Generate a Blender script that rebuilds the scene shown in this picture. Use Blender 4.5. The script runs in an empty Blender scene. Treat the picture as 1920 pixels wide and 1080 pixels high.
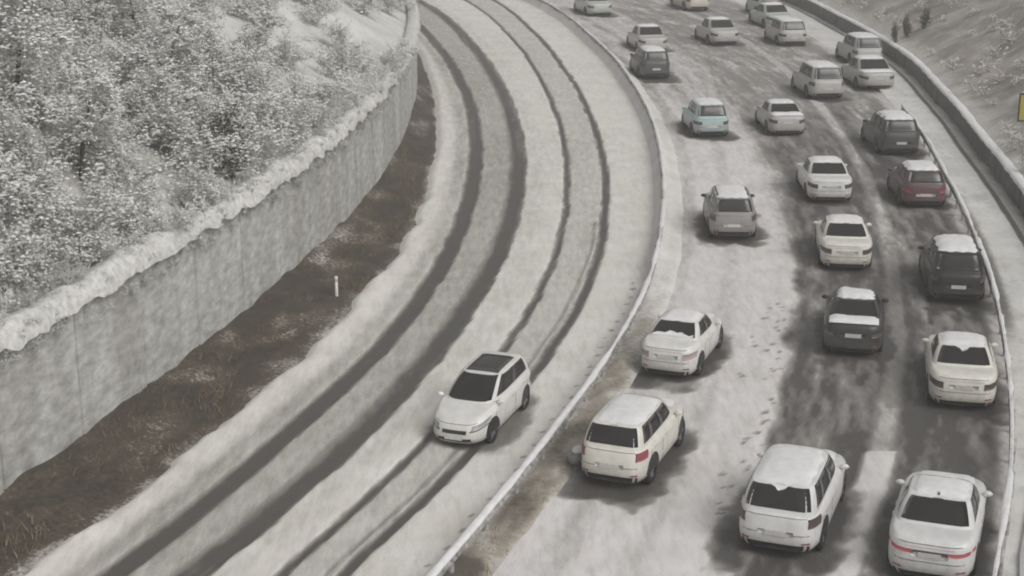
import bpy, math, random
import numpy as np
from mathutils import Vector

random.seed(7)
RNG = np.random.default_rng(11)
SC = bpy.context.scene
COL = SC.collection

# ------------------------------------------------------------------ camera
CAM_H = 15.4
cam_d = bpy.data.cameras.new("camera")
cam = bpy.data.objects.new("camera", cam_d)
COL.objects.link(cam)
cam.location = (0, 0, CAM_H)
cam.rotation_euler = (math.radians(90) - math.atan(0.3), 0, 0)
cam_d.sensor_width = 36
cam_d.lens = 56.25
cam_d.clip_end = 2000
SC.camera = cam

# ------------------------------------------------------------------ sky + sun (overcast)
SUN_EL, SUN_AZ = math.radians(44), math.radians(138)
world = bpy.data.worlds.new("World")
SC.world = world
world.use_nodes = True
wn = world.node_tree
bg = wn.nodes["Background"]
sky = wn.nodes.new("ShaderNodeTexSky")
sky.sky_type = 'NISHITA'
sky.sun_disc = False
sky.sun_elevation = SUN_EL
sky.sun_rotation = SUN_AZ
sky.air_density = 1.0
sky.dust_density = 6.0
sky.ozone_density = 0.6
hs = wn.nodes.new("ShaderNodeHueSaturation")
hs.inputs["Saturation"].default_value = 0.04
wn.links.new(sky.outputs[0], hs.inputs["Color"])
wn.links.new(hs.outputs[0], bg.inputs["Color"])
bg.inputs["Strength"].default_value = 0.15

sun_d = bpy.data.lights.new("sun", 'SUN')
sun_d.energy = 1.5
sun_d.angle = math.radians(35)
sun_d.color = (1.0, 0.945, 0.905)
sun = bpy.data.objects.new("sun", sun_d)
COL.objects.link(sun)
sdir = Vector((math.sin(SUN_AZ) * math.cos(SUN_EL), math.cos(SUN_AZ) * math.cos(SUN_EL), math.sin(SUN_EL)))
sun.rotation_euler = sdir.to_track_quat('Z', 'Y').to_euler()

SC.view_settings.view_transform = 'Standard'
SC.view_settings.look = 'None'
SC.view_settings.exposure = -0.78
SC.view_settings.gamma = 1.0
SC.view_settings.use_curve_mapping = False
SC.render.engine = 'CYCLES'
SC.cycles.use_denoising = True
SC.cycles.pixel_filter_type = 'BLACKMAN_HARRIS'
SC.cycles.filter_width = 2.0
SC.cycles.max_bounces = 6
SC.cycles.volume_bounces = 1
SC.cycles.caustics_reflective = False
SC.cycles.caustics_refractive = False

# ------------------------------------------------------------------ helpers
def tag(o, label=None, cat=None, group=None, kind=None):
    if label: o["label"] = label
    if cat: o["category"] = cat
    if group: o["group"] = group
    if kind: o["kind"] = kind
    return o

def empty(name, loc=(0, 0, 0), rz=0.0):
    o = bpy.data.objects.new(name, None)
    COL.objects.link(o)
    o.location = loc
    o.rotation_euler = (0, 0, rz)
    o.empty_display_size = 0.3
    return o

def mesh(name, v, f, smooth=True):
    me = bpy.data.meshes.new(name)
    me.from_pydata([tuple(map(float, p)) for p in v], [], [tuple(map(int, q)) for q in f])
    if smooth:
        me.polygons.foreach_set("use_smooth", [True] * len(me.polygons))
    me.update()
    return me

def link(name, me, mat=None, parent=None):
    o = bpy.data.objects.new(name, me)
    COL.objects.link(o)
    if mat is not None and len(me.materials) == 0:
        me.materials.append(mat)
    if parent is not None:
        o.parent = parent
    return o

def mk(name, v, f, mat, parent=None, smooth=True):
    return link(name, mesh(name, v, f, smooth), mat, parent)

def grid_mesh(name, P, attrs=None):
    """P: (rows, cols, 3) array -> smooth grid mesh with float point attributes"""
    r, c, _ = P.shape
    me = bpy.data.meshes.new(name)
    n = r * c
    me.vertices.add(n)
    me.vertices.foreach_set("co", P.reshape(-1).astype(np.float32))
    idx = np.arange(n).reshape(r, c)
    q = np.stack([idx[:-1, :-1], idx[:-1, 1:], idx[1:, 1:], idx[1:, :-1]], -1).reshape(-1, 4)
    me.loops.add(q.size)
    me.loops.foreach_set("vertex_index", q.reshape(-1).astype(np.int32))
    me.polygons.add(len(q))
    me.polygons.foreach_set("loop_start", np.arange(0, q.size, 4, dtype=np.int32))
    me.polygons.foreach_set("use_smooth", np.ones(len(q), dtype=bool))
    me.update(calc_edges=True)
    for k, a in (attrs or {}).items():
        at = me.attributes.new(k, 'FLOAT', 'POINT')
        at.data.foreach_set("value", a.reshape(-1).astype(np.float32))
    return me

def vnoise(x, y, seed=0):
    x = np.asarray(x, float); y = np.asarray(y, float)
    xi = np.floor(x).astype(np.int64); yi = np.floor(y).astype(np.int64)
    fx = x - xi; fy = y - yi
    fx = fx * fx * (3 - 2 * fx); fy = fy * fy * (3 - 2 * fy)
    def h(a, b):
        n = (a * 374761393 + b * 668265263 + seed * 1442695041) & 0xFFFFFFFF
        n = ((n ^ (n >> 13)) * 1274126177) & 0xFFFFFFFF
        return ((n ^ (n >> 16)) & 0xFFFF) / 65535.0
    return (h(xi, yi) * (1 - fx) + h(xi + 1, yi) * fx) * (1 - fy) + (h(xi, yi + 1) * (1 - fx) + h(xi + 1, yi + 1) * fx) * fy

def fbm(x, y, seed=0, octv=3):
    s = 0; a = 1; t = 0
    for k in range(octv):
        s = s + a * vnoise(np.asarray(x) * 2 ** k, np.asarray(y) * 2 ** k, seed + 17 * k)
        t += a; a *= 0.5
    return s / t

def sstep(a, b, x):
    t = np.clip((x - a) / (b - a), 0, 1)
    return t * t * (3 - 2 * t)

# ------------------------------------------------------------------ road geometry: bend round one centre
CX, CY = -178.0, 82.0
TAB = {
 'wall':  [(22, 173.4), (45, 173.25), (60, 173.3), (80, 172.9), (100, 172.8), (170, 172.8)],
 'snowL': [(20, 175.3), (30.4, 175.5), (46, 175.8), (52, 175.8), (61.6, 175.4), (73, 174.5), (82, 173.95), (93, 173.4), (105, 173.25), (170, 173.25)],
 'band1': [(20, 177.1), (31, 177.45), (38.8, 177.8), (45, 178.05), (51, 177.9), (59, 177.5), (68.4, 176.85), (79, 176.15), (94, 175.3), (108, 174.85), (121, 175.0), (170, 176)],
 'band2': [(20, 178.4), (30.4, 179.0), (37, 179.5), (44, 179.66), (50, 179.63), (57, 179.45), (64, 179.05), (74, 178.45), (84, 177.85), (97, 177.35), (111, 177.2), (131, 178.0), (170, 179)],
 'thin1': [(20, 180.2), (30.6, 180.75), (38, 181.4), (46, 181.65), (52.6, 181.65), (61, 181.3), (70.5, 180.8), (84, 180.25), (98, 180.05), (114, 180.5), (135, 181.9), (170, 183)],
 'thin2': [(20, 181.5), (30.5, 181.95), (35, 182.5), (43, 182.9), (48.4, 183.15), (56, 183.05), (64, 182.75), (73, 182.4), (84, 182.0), (99, 181.85), (117, 182.6), (135, 184.2), (170, 185)],
 'rail':  [(20, 183.7), (29, 184.1), (38, 184.62), (43.4, 184.95), (50, 185.2), (58, 185.12), (69, 184.97), (79, 184.92), (90, 184.85), (109, 185.2), (128, 186.4), (170, 188)],
 'lane12': [(20, 191.2), (30.4, 191.9), (37, 192.5), (43, 192.9), (50, 193.2), (63, 193.7), (80.7, 194.3), (102, 195.6), (118, 196.4), (170, 198)],
 'railR': [(20, 194.4), (29, 195.04), (35, 195.6), (41, 195.92), (48, 196.24), (56, 196.52), (66, 196.95), (83, 198.3), (91, 199.1), (110, 201.0), (130, 203.0), (170, 204.5)],
 'low':   [(20, 198.2), (40, 198.8), (52.6, 199.0), (62, 199.2), (73, 199.75), (87, 201.2), (96, 202.5), (118, 204.9), (131, 206.9), (170, 208.5)],
}
_fine = np.arange(10, 180.01, 0.5)
CUR = {}
for k, t in TAB.items():
    ys, rs = zip(*t)
    r = np.interp(_fine, ys, rs)
    ker = np.hanning(19); ker /= ker.sum()
    r = np.convolve(np.pad(r, 9, mode='edge'), ker, mode='valid')
    CUR[k] = r
def Rc(k, Y): return np.interp(Y, _fine, CUR[k])
def XR(R, Y): return CX + np.sqrt(np.maximum(R * R - (np.asarray(Y) - CY) ** 2, 0))
def XC(k, Y): return XR(Rc(k, Y), Y)
def RXY(X, Y): return np.hypot(X - CX, Y - CY)
def heading(X, Y): return math.atan2(X - CX, -(Y - CY))       # direction of travel away from the camera

# ------------------------------------------------------------------ materials
def nodes(name):
    m = bpy.data.materials.new(name)
    m.use_nodes = True
    nt = m.node_tree
    return m, nt, nt.nodes["Principled BSDF"]

def noise_node(nt, scale, detail=4, rough=0.6, coord='Object', stretch=None):
    tc = nt.nodes.new("ShaderNodeTexCoord")
    n = nt.nodes.new("ShaderNodeTexNoise")
    n.inputs["Scale"].default_value = scale
    n.inputs["Detail"].default_value = detail
    n.inputs["Roughness"].default_value = rough
    if stretch:
        mp = nt.nodes.new("ShaderNodeMapping")
        mp.inputs["Scale"].default_value = stretch
        nt.links.new(tc.outputs[coord], mp.inputs[0]); nt.links.new(mp.outputs[0], n.inputs["Vector"])
    else:
        nt.links.new(tc.outputs[coord], n.inputs["Vector"])
    return n

def ramp(nt, src, stops):
    r = nt.nodes.new("ShaderNodeValToRGB")
    el = r.color_ramp.elements
    while len(el) < len(stops): el.new(0.5)
    for e, (p, c) in zip(el, stops):
        e.position = p; e.color = (*c, 1)
    nt.links.new(src, r.inputs[0])
    return r

def bump(nt, src, p, strength=0.4, dist=0.02):
    b = nt.nodes.new("ShaderNodeBump")
    b.inputs["Strength"].default_value = strength
    b.inputs["Distance"].default_value = dist
    nt.links.new(src, b.inputs["Height"]); nt.links.new(b.outputs[0], p.inputs["Normal"])

def noisy(name, c0, c1, scale=3.0, rough=0.85, detail=5, lo=0.35, hi=0.65, bmp=0.3, dist=0.02, stretch=None, metallic=0.0, mid=None):
    m, nt, p = nodes(name)
    n = noise_node(nt, scale, detail, 0.62, stretch=stretch)
    st = [(lo, c0), (hi, c1)] if mid is None else [(lo, c0), ((lo + hi) / 2, mid), (hi, c1)]
    r = ramp(nt, n.outputs[0], st)
    nt.links.new(r.outputs[0], p.inputs["Base Color"])
    p.inputs["Roughness"].default_value = rough
    p.inputs["Metallic"].default_value = metallic
    if bmp: bump(nt, n.outputs[0], p, bmp, dist)
    return m

def worn(name, snow0, snow1, mid, bare, nscale=6.0, nstretch=(1, 0.25, 1), amt=0.35, grain=0.3):
    """snow -> slush -> bare ground driven by the mesh attribute 'wear', edges broken up by noise"""
    m, nt, p = nodes(name)
    a = nt.nodes.new("ShaderNodeAttribute"); a.attribute_name = "wear"
    n = noise_node(nt, nscale, 6, 0.65, stretch=nstretch)
    n2 = noise_node(nt, 0.6, 4, 0.6)
    n3 = noise_node(nt, 26, 5, 0.7)
    s = nt.nodes.new("ShaderNodeMath"); s.operation = 'SUBTRACT'; s.inputs[1].default_value = 0.5
    nt.links.new(n.outputs[0], s.inputs[0])
    k = nt.nodes.new("ShaderNodeMath"); k.operation = 'MULTIPLY_ADD'; k.inputs[1].default_value = amt
    nt.links.new(s.outputs[0], k.inputs[0]); nt.links.new(a.outputs["Fac"], k.inputs[2])
    s3 = nt.nodes.new("ShaderNodeMath"); s3.operation = 'MULTIPLY_ADD'; s3.inputs[1].default_value = grain
    nt.links.new(n3.outputs[0], s3.inputs[0]); nt.links.new(k.outputs[0], s3.inputs[2])
    s4 = nt.nodes.new("ShaderNodeMath"); s4.operation = 'SUBTRACT'; s4.inputs[1].default_value = grain / 2
    nt.links.new(s3.outputs[0], s4.inputs[0])
    sn = ramp(nt, n2.outputs[0], [(0.3, snow0), (0.7, snow1)])
    wr = ramp(nt, s4.outputs[0], [(0.05, (0, 0, 0)), (0.95, (1, 1, 1))])
    gr = ramp(nt, wr.outputs[0], [(0.0, mid), (0.55, mid), (1.0, bare)])
    f = ramp(nt, wr.outputs[0], [(0.0, (0, 0, 0)), (0.5, (1, 1, 1))])
    mx = nt.nodes.new("ShaderNodeMix"); mx.data_type = 'RGBA'
    nt.links.new(f.outputs[0], mx.inputs[0]); nt.links.new(sn.outputs[0], mx.inputs[6]); nt.links.new(gr.outputs[0], mx.inputs[7])
    nt.links.new(mx.outputs[2], p.inputs["Base Color"])
    rr = nt.nodes.new("ShaderNodeMapRange")
    rr.inputs[3].default_value = 0.85; rr.inputs[4].default_value = 0.5
    nt.links.new(wr.outputs[0], rr.inputs[0]); nt.links.new(rr.outputs[0], p.inputs["Roughness"])
    bump(nt, n2.outputs[0], p, 0.25, 0.05)
    return m

M = {}
SN0, SN1 = (0.71, 0.68, 0.66), (0.845, 0.82, 0.81)
M['snow'] = noisy('snow', (0.74, 0.74, 0.735), (0.85, 0.85, 0.85), 4.0, 0.85, bmp=0.5, dist=0.03)
M['road'] = worn('snowy_asphalt', SN0, SN1, (0.29, 0.275, 0.26), (0.092, 0.086, 0.081), 5.0, (1, 0.22, 1), 0.5, 0.42)
M['road_left'] = worn('snowy_asphalt_left', (0.71, 0.688, 0.635), (0.845, 0.825, 0.785), (0.29, 0.275, 0.25), (0.092, 0.086, 0.077), 5.0, (1, 0.22, 1), 0.5, 0.42)
M['median'] = worn('median_snow', (0.66, 0.645, 0.62), (0.80, 0.785, 0.765), (0.33, 0.30, 0.25), (0.12, 0.105, 0.085), 7.0, (1, 1, 1), 0.7)
M['shoulder'] = worn('shoulder_snow', (0.64, 0.63, 0.60), (0.80, 0.79, 0.77), (0.26, 0.25, 0.23), (0.09, 0.085, 0.078), 5.0, (1, 0.5, 1), 0.6)
M['verge'] = worn('leaf_litter', (0.45, 0.43, 0.40), (0.62, 0.60, 0.57), (0.092, 0.074, 0.052), (0.030, 0.024, 0.018), 9.0, (1, 1, 1), 1.5)
M['litter'] = noisy('leaf_litter', (0.030, 0.025, 0.020), (0.20, 0.165, 0.125), 2.2, 0.95, 12, 0.32, 0.72, 0.9, 0.08, mid=(0.075, 0.061, 0.047))
M['hill'] = worn('hill_snow', (0.55, 0.55, 0.52), (0.76, 0.76, 0.74), (0.34, 0.325, 0.285), (0.11, 0.10, 0.085), 3.0, (1, 1, 1), 0.8)
M['cap'] = noisy('frosted_cap', (0.52, 0.515, 0.49), (0.76, 0.755, 0.74), 5.0, 0.85, 8, 0.36, 0.62, 0.7, 0.05)
M['bank'] = worn('bank_snow', (0.50, 0.48, 0.455), (0.66, 0.64, 0.61), (0.33, 0.30, 0.27), (0.13, 0.112, 0.095), 2.2, (1, 1, 1), 0.9)
M['concrete'] = noisy('wall_concrete', (0.36, 0.36, 0.345), (0.74, 0.74, 0.725), 4.5, 0.9, 14, 0.30, 0.72, 0.6, 0.03, stretch=(0.45, 0.45, 1.0), mid=(0.54, 0.54, 0.52))
def stain(m, sc, st, dark):
    nt = m.node_tree; p = nt.nodes["Principled BSDF"]
    src = p.inputs["Base Color"].links[0].from_socket
    n = noise_node(nt, sc, 5, 0.6, stretch=st)
    r = ramp(nt, n.outputs[0], [(0.40, dark), (0.62, (1, 1, 1))])
    mx = nt.nodes.new("ShaderNodeMix"); mx.data_type = 'RGBA'; mx.blend_type = 'MULTIPLY'; mx.inputs[0].default_value = 1
    nt.links.new(src, mx.inputs[6]); nt.links.new(r.outputs[0], mx.inputs[7]); nt.links.new(mx.outputs[2], p.inputs["Base Color"])
stain(M['concrete'], 0.6, (1, 1, 0.15), (0.74, 0.735, 0.70))
M['footing'] = noisy('footing_concrete', (0.06, 0.06, 0.055), (0.14, 0.14, 0.13), 3, 0.9)
M['lowwall'] = noisy('low_wall_concrete', (0.09, 0.084, 0.079), (0.21, 0.198, 0.187), 1.6, 0.9, 6, 0.3, 0.75)
M['galv'] = noisy('snow_spattered_steel', (0.20, 0.195, 0.18), (0.60, 0.59, 0.57), 4, 0.6, metallic=0.15, bmp=0.05)
M['twig'] = noisy('frosted_twig', (0.30, 0.295, 0.27), (0.66, 0.655, 0.63), 9, 0.9, lo=0.35, hi=0.62, bmp=0)
M['twig_brown'] = noisy('brown_twig', (0.20, 0.17, 0.14), (0.46, 0.425, 0.385), 9, 0.9, lo=0.35, hi=0.65, bmp=0)
M['leaf'] = noisy('frosted_leaf', (0.33, 0.335, 0.285), (0.66, 0.665, 0.605), 7, 0.8, lo=0.35, hi=0.65, bmp=0)
M['evergreen'] = noisy('evergreen', (0.03, 0.037, 0.024), (0.11, 0.12, 0.09), 7, 0.8, bmp=0)
M['snowload'] = noisy('snow_load', (0.66, 0.66, 0.645), (0.84, 0.84, 0.83), 6, 0.85, bmp=0)
M['bark'] = noisy('bark', (0.045, 0.037, 0.03), (0.13, 0.11, 0.09), 12, 0.9)
M['straw'] = noisy('dry_grass', (0.16, 0.125, 0.07), (0.34, 0.28, 0.17), 5, 0.9, bmp=0)

def paint(name, c, rough=0.38):
    m, nt, p = nodes(name)
    n = noise_node(nt, 3.0, 6, 0.7)
    d = tuple(0.84 * x + 0.012 for x in c)
    r = ramp(nt, n.outputs[0], [(0.36, d), (0.62, c)])
    # road spray caked on the lower panels
    tc = nt.nodes.new("ShaderNodeTexCoord"); sp = nt.nodes.new("ShaderNodeSeparateXYZ")
    nt.links.new(tc.outputs["Object"], sp.inputs[0])
    mr = nt.nodes.new("ShaderNodeMapRange"); mr.inputs[1].default_value = 0.85; mr.inputs[2].default_value = 0.2
    nt.links.new(sp.outputs[2], mr.inputs[0])
    ng = noise_node(nt, 7.0, 6, 0.75)
    ml = nt.nodes.new("ShaderNodeMath"); ml.operation = 'MULTIPLY'
    nt.links.new(mr.outputs[0], ml.inputs[0]); nt.links.new(ng.outputs[0], ml.inputs[1])
    dr = ramp(nt, ml.outputs[0], [(0.12, (0, 0, 0)), (0.6, (0.55, 0.55, 0.55))])
    mx = nt.nodes.new("ShaderNodeMix"); mx.data_type = 'RGBA'
    nt.links.new(dr.outputs[0], mx.inputs[0]); nt.links.new(r.outputs[0], mx.inputs[6]); mx.inputs[7].default_value = (0.20, 0.185, 0.165, 1)
    r = mx
    nt.links.new(mx.outputs[2], p.inputs["Base Color"])
    p.inputs["Roughness"].default_value = rough
    p.inputs["Coat Weight"].default_value = 0.25
    p.inputs["Coat Roughness"].default_value = 0.2
    return m

def plain(name, c, rough=0.5, metallic=0.0, emit=None, es=0.0):
    m, nt, p = nodes(name)
    n = noise_node(nt, 14, 3)
    r = ramp(nt, n.outputs[0], [(0.3, tuple(0.85 * x for x in c)), (0.7, c)])
    nt.links.new(r.outputs[0], p.inputs["Base Color"])
    p.inputs["Roughness"].default_value = rough
    p.inputs["Metallic"].default_value = metallic
    if emit:
        p.inputs["Emission Color"].default_value = (*emit, 1)
        p.inputs["Emission Strength"].default_value = es
    return m

PAINT = {
 'white': paint('white_paint', (0.80, 0.79, 0.765)),
 'cream': paint('warm_white_paint', (0.80, 0.78, 0.71)),
 'pearl': paint('pearl_paint', (0.78, 0.775, 0.765)),
 'silver': paint('silver_paint', (0.50, 0.49, 0.475)),
 'grey': paint('grey_paint', (0.30, 0.29, 0.285)),
 'charcoal': paint('charcoal_paint', (0.040, 0.038, 0.037)),
 'dark': paint('dark_grey_paint', (0.065, 0.065, 0.066)),
 'black': paint('black_paint', (0.020, 0.019, 0.019)),
 'teal': paint('pale_teal_paint', (0.42, 0.53, 0.53)),
 'red': paint('dark_red_paint', (0.125, 0.062, 0.073)),
 'sage': paint('sage_grey_paint', (0.48, 0.52, 0.48)),
 'beige': paint('beige_paint', (0.62, 0.59, 0.50)),
}
M['glass'] = plain('dark_car_glass', (0.030, 0.028, 0.027), 0.12)
M['tyre'] = plain('tyre_rubber', (0.02, 0.02, 0.02), 0.85)
M['rim'] = plain('alloy_rim', (0.30, 0.30, 0.30), 0.4, 0.7)
M['trim'] = plain('black_trim', (0.025, 0.025, 0.025), 0.6)
M['seam'] = plain('panel_gap', (0.05, 0.05, 0.05), 0.8)
M['tail'] = plain('tail_lamp_red', (0.34, 0.09, 0.11), 0.25)
M['tail_lit'] = plain('tail_lamp_lit', (0.42, 0.10, 0.12), 0.25, emit=(1.0, 0.2, 0.25), es=0.12)
M['tail_dust'] = plain('tail_lamp_snowy', (0.46, 0.36, 0.35), 0.5)
M['tail_dark'] = plain('tail_lamp_dark', (0.12, 0.09, 0.085), 0.25)
M['head'] = plain('head_lamp', (0.40, 0.41, 0.42), 0.12)
M['plate'] = plain('plate_white', (0.66, 0.65, 0.62), 0.5)
M['chrome'] = plain('chrome', (0.5, 0.5, 0.5), 0.25, 0.9)

# ------------------------------------------------------------------ cars: positions (rear bumper on the road), used for the melt patches and painted under-car shade too
# key, rear x, y, heading offset (deg), type, L, W, H, paint
CARS = {}
def car_entry(k, x, y, dh, typ, L, W, H, col, lv, label, **kw):
    h = heading(x, y) - math.radians(dh)
    cx = x + math.cos(h) * L / 2
    cy = y + math.sin(h) * L / 2
    CARS[k] = dict(x=cx, y=cy, h=h, typ=typ, L=L, W=W, H=H, col=col, lv=lv, label=label, **kw)

car_entry('B', 4.27, 42.20, 8, 'sedan', 4.30, 1.68, 1.43, 'white', 2, 'white sedan with snow across its rear window, just ahead of the warm white SUV', rsnow='band', tail='tail_dust')
car_entry('C', 2.26, 34.64, 7, 'suv', 4.25, 1.70, 1.60, 'cream', 2, 'warm white SUV with red tail lamps, nearest vehicle beside the median rail', tail='tail')
car_entry('D', 5.58, 31.03, 5, 'suv', 4.60, 1.84, 1.66, 'pearl', 2, 'white SUV nearest the bottom edge in the middle uphill lane', rsnow='notch', tail='tail_dark', dust=True)
car_entry('E', 8.54, 29.80, 4, 'sedan', 4.70, 1.83, 1.46, 'pearl', 2, 'white sedan with a lit red tail lamp strip at the bottom right corner', tail='tail_lit', strip=True, fin=True)
car_entry('F', 11.94, 39.73, 0, 'sedan', 4.70, 1.82, 1.46, 'cream', 2, 'white sedan hugging the right guardrail with a notch of snow on its rear window', rsnow='notch', tail='tail_dark')
car_entry('G', 9.90, 44.08, 1, 'sedan', 4.50, 1.76, 1.44, 'charcoal', 2, 'charcoal sedan with snow on its roof and boot lid', tsnow=True, tail='tail_dark')
car_entry('H', 11.54, 53.09, -1, 'sedan', 4.75, 1.83, 1.46, 'cream', 2, 'white sedan directly ahead of the charcoal sedan in the middle lane', tail='tail_dark')
car_entry('I', 12.90, 63.01, -3, 'sedan', 4.75, 1.88, 1.48, 'pearl', 2, 'white sedan third from the bottom of the middle lane, above another white sedan', tail='tail_dark')
car_entry('J', 8.17, 57.11, -5, 'suv', 4.40, 1.80, 1.64, 'grey', 2, 'grey SUV with a snow covered roof alone on the white snowy lane', tail='tail_dark', rails=True)
car_entry('K', 9.73, 76.52, -6, 'hatch', 4.20, 1.82, 1.62, 'teal', 2, 'pale teal hatchback ahead of the grey SUV', tail='tail_dark')
car_entry('L', 13.47, 76.92, -4, 'sedan', 4.60, 1.86, 1.46, 'silver', 1, 'small silver sedan with white roof and boot, right of the pale teal hatchback', tsnow=True, tail='tail_dark')
car_entry('M', 8.52, 93.95, -3, 'suv', 4.50, 1.86, 1.68, 'dark', 1, 'dark SUV with snowy roof behind a dark wet patch with painted shade near the median', tail='tail_dark')
car_entry('N', 9.30, 104.6, -1, 'sedan', 5.01, 2.01, 1.61, 'silver', 1, 'silver sedan with white roof directly ahead of the dark snowy SUV', tail='tail_dark')
car_entry('O', 17.34, 87.02, -4, 'suv', 4.95, 2.02, 1.82, 'silver', 1, 'large silver SUV with domed white roof beside the far right lane', tail='tail_dark')
car_entry('P', 20.81, 90.18, -2, 'sedan', 5.23, 2.13, 1.64, 'silver', 1, 'silver sedan at the far right next to the dark low wall', tsnow=True, tail='tail_dark')
car_entry('Q', 17.89, 72.24, -4, 'suv', 4.75, 1.95, 1.70, 'dark', 2, 'dark grey SUV ahead of the dark red hatchback', tail='tail_dark', rails=True)
car_entry('R', 16.51, 62.19, -3, 'hatch', 4.25, 1.84, 1.52, 'red', 2, 'dark red hatchback with snow on its roof in the right lane', tail='tail', tsnow=True)
car_entry('S', 14.34, 49.21, -1, 'suv', 4.60, 1.84, 1.74, 'black', 2, 'black SUV with thick white snow slab on its roof in the right lane', tail='tail_dark')
car_entry('T', 14.46, 108.09, -2, 'sedan', 5.12, 2.07, 1.64, 'silver', 1, 'silver sedan near the top edge with white roof and wet road behind it', tail='tail_dark')
car_entry('U', 19.54, 116.65, -1, 'sedan', 5.12, 2.07, 1.64, 'sage', 1, 'sage grey sedan near the top edge beside the dark low wall', tail='tail_dark')
car_entry('V', 6.89, 123.89, -1, 'sedan', 5.12, 2.07, 1.61, 'sage', 1, 'pale sage sedan cut off by the top edge, next to the median', tail='tail_dark')
car_entry('X', 22.13, 98.9, 0, 'suv', 4.91, 2.02, 1.81, 'silver', 1, 'silver SUV almost hidden behind the far right sedan', tail='tail_dark')
car_entry('Y', 14.78, 126.96, -1, 'suv', 4.91, 2.02, 1.81, 'beige', 1, 'beige white SUV cut off by the top edge ahead of a silver sedan', tail='tail_dark')
car_entry('Z', 19.01, 107.83, 0, 'hatch', 4.69, 2.02, 1.68, 'silver', 1, 'snow dusted silver hatchback between the sage sedan and the large silver SUV', tail='tail_dark')
car_entry('W', 19.9, 123.9, 4, 'hatch', 4.40, 1.95, 1.62, 'sage', 1, 'pale sage hatchback at the top edge directly ahead of the sage grey sedan', tail='tail_dark')
# oncoming car: faces the camera
hA = heading(-1.22, 37.08) + math.pi - math.radians(5)
CARS['A'] = dict(x=-1.46 - math.cos(hA) * 2.1, y=37.08 - math.sin(hA) * 2.1, h=hA, typ='hatch', L=4.2, W=1.60, H=1.47, col='white', xf=(.285, .03), lv=2,
                 label='white hatchback with dark glass roof coming downhill alone on the left carriageway', tail='tail', glassroof=True, nosnow=True)

def melt_shade(X, Y, skip=()):  # melted, wet road plus shade painted in under and behind each car
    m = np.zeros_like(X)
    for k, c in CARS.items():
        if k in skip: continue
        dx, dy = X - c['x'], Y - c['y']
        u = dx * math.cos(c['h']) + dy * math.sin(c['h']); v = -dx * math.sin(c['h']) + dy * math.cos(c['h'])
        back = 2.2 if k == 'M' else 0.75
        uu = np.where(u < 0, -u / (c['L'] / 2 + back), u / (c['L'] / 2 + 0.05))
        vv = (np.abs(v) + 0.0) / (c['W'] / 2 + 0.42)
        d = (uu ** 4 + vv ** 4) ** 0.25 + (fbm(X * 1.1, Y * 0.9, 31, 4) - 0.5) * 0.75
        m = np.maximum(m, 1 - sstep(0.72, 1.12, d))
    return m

# ------------------------------------------------------------------ the setting
gx = np.linspace(-345, 345, 70); gy = np.linspace(-345, 345, 70)
GX, GY = np.meshgrid(gx, gy)
tag(link('ground', grid_mesh('ground', np.stack([GX, GY, np.full_like(GX, -0.45)], -1)), M['snow']), kind='structure')

YS = np.concatenate([np.arange(20, 60, 0.11), np.arange(60, 100, 0.2), np.arange(100, 172, 0.4)])

def strip(name, R0, R1, cols, zf, wf, mat, ys=YS):
    T = np.linspace(0, 1, cols)[None, :]
    Yg = np.repeat(ys[:, None], cols, 1)
    Rg = R0(ys)[:, None] * (1 - T) + R1(ys)[:, None] * T
    Xg = XR(Rg, Yg)
    w = np.clip(wf(Rg, Xg, Yg, T), 0, 1)
    z = zf(Rg, Xg, Yg, T, w)
    o = link(name, grid_mesh(name, np.stack([Xg, Yg, z], -1), {'wear': w}), mat)
    tag(o, kind='structure')
    return o

def line(R, k, Y, w, soft, off=0.0):
    return 1 - sstep(w - soft, w + soft, np.abs(R - Rc(k, Y) - off))

prints = [(float(Rc('rail', y)) - 0.55 + random.uniform(-.09, .09), y + random.uniform(-.1, .1), random.uniform(.05, .08)) for y in np.arange(24, 52, 0.84)]
prints += [(189.55 + random.gauss(-.05, .34), random.uniform(25, 50), random.uniform(.04, .095)) for _ in range(120)]

def stamp(R, X, Y):
    m = np.zeros_like(R)
    for r, y, s in prints:
        j0, j1 = np.searchsorted(YS, [y - 0.5, y + 0.5])
        sl = slice(j0, j1)
        d = np.hypot((R[sl] - r) / s, (Y[sl] - y) / (s * 1.6))
        m[sl] = np.maximum(m[sl], 1 - sstep(0.5, 1.2, d))
    return m

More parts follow.
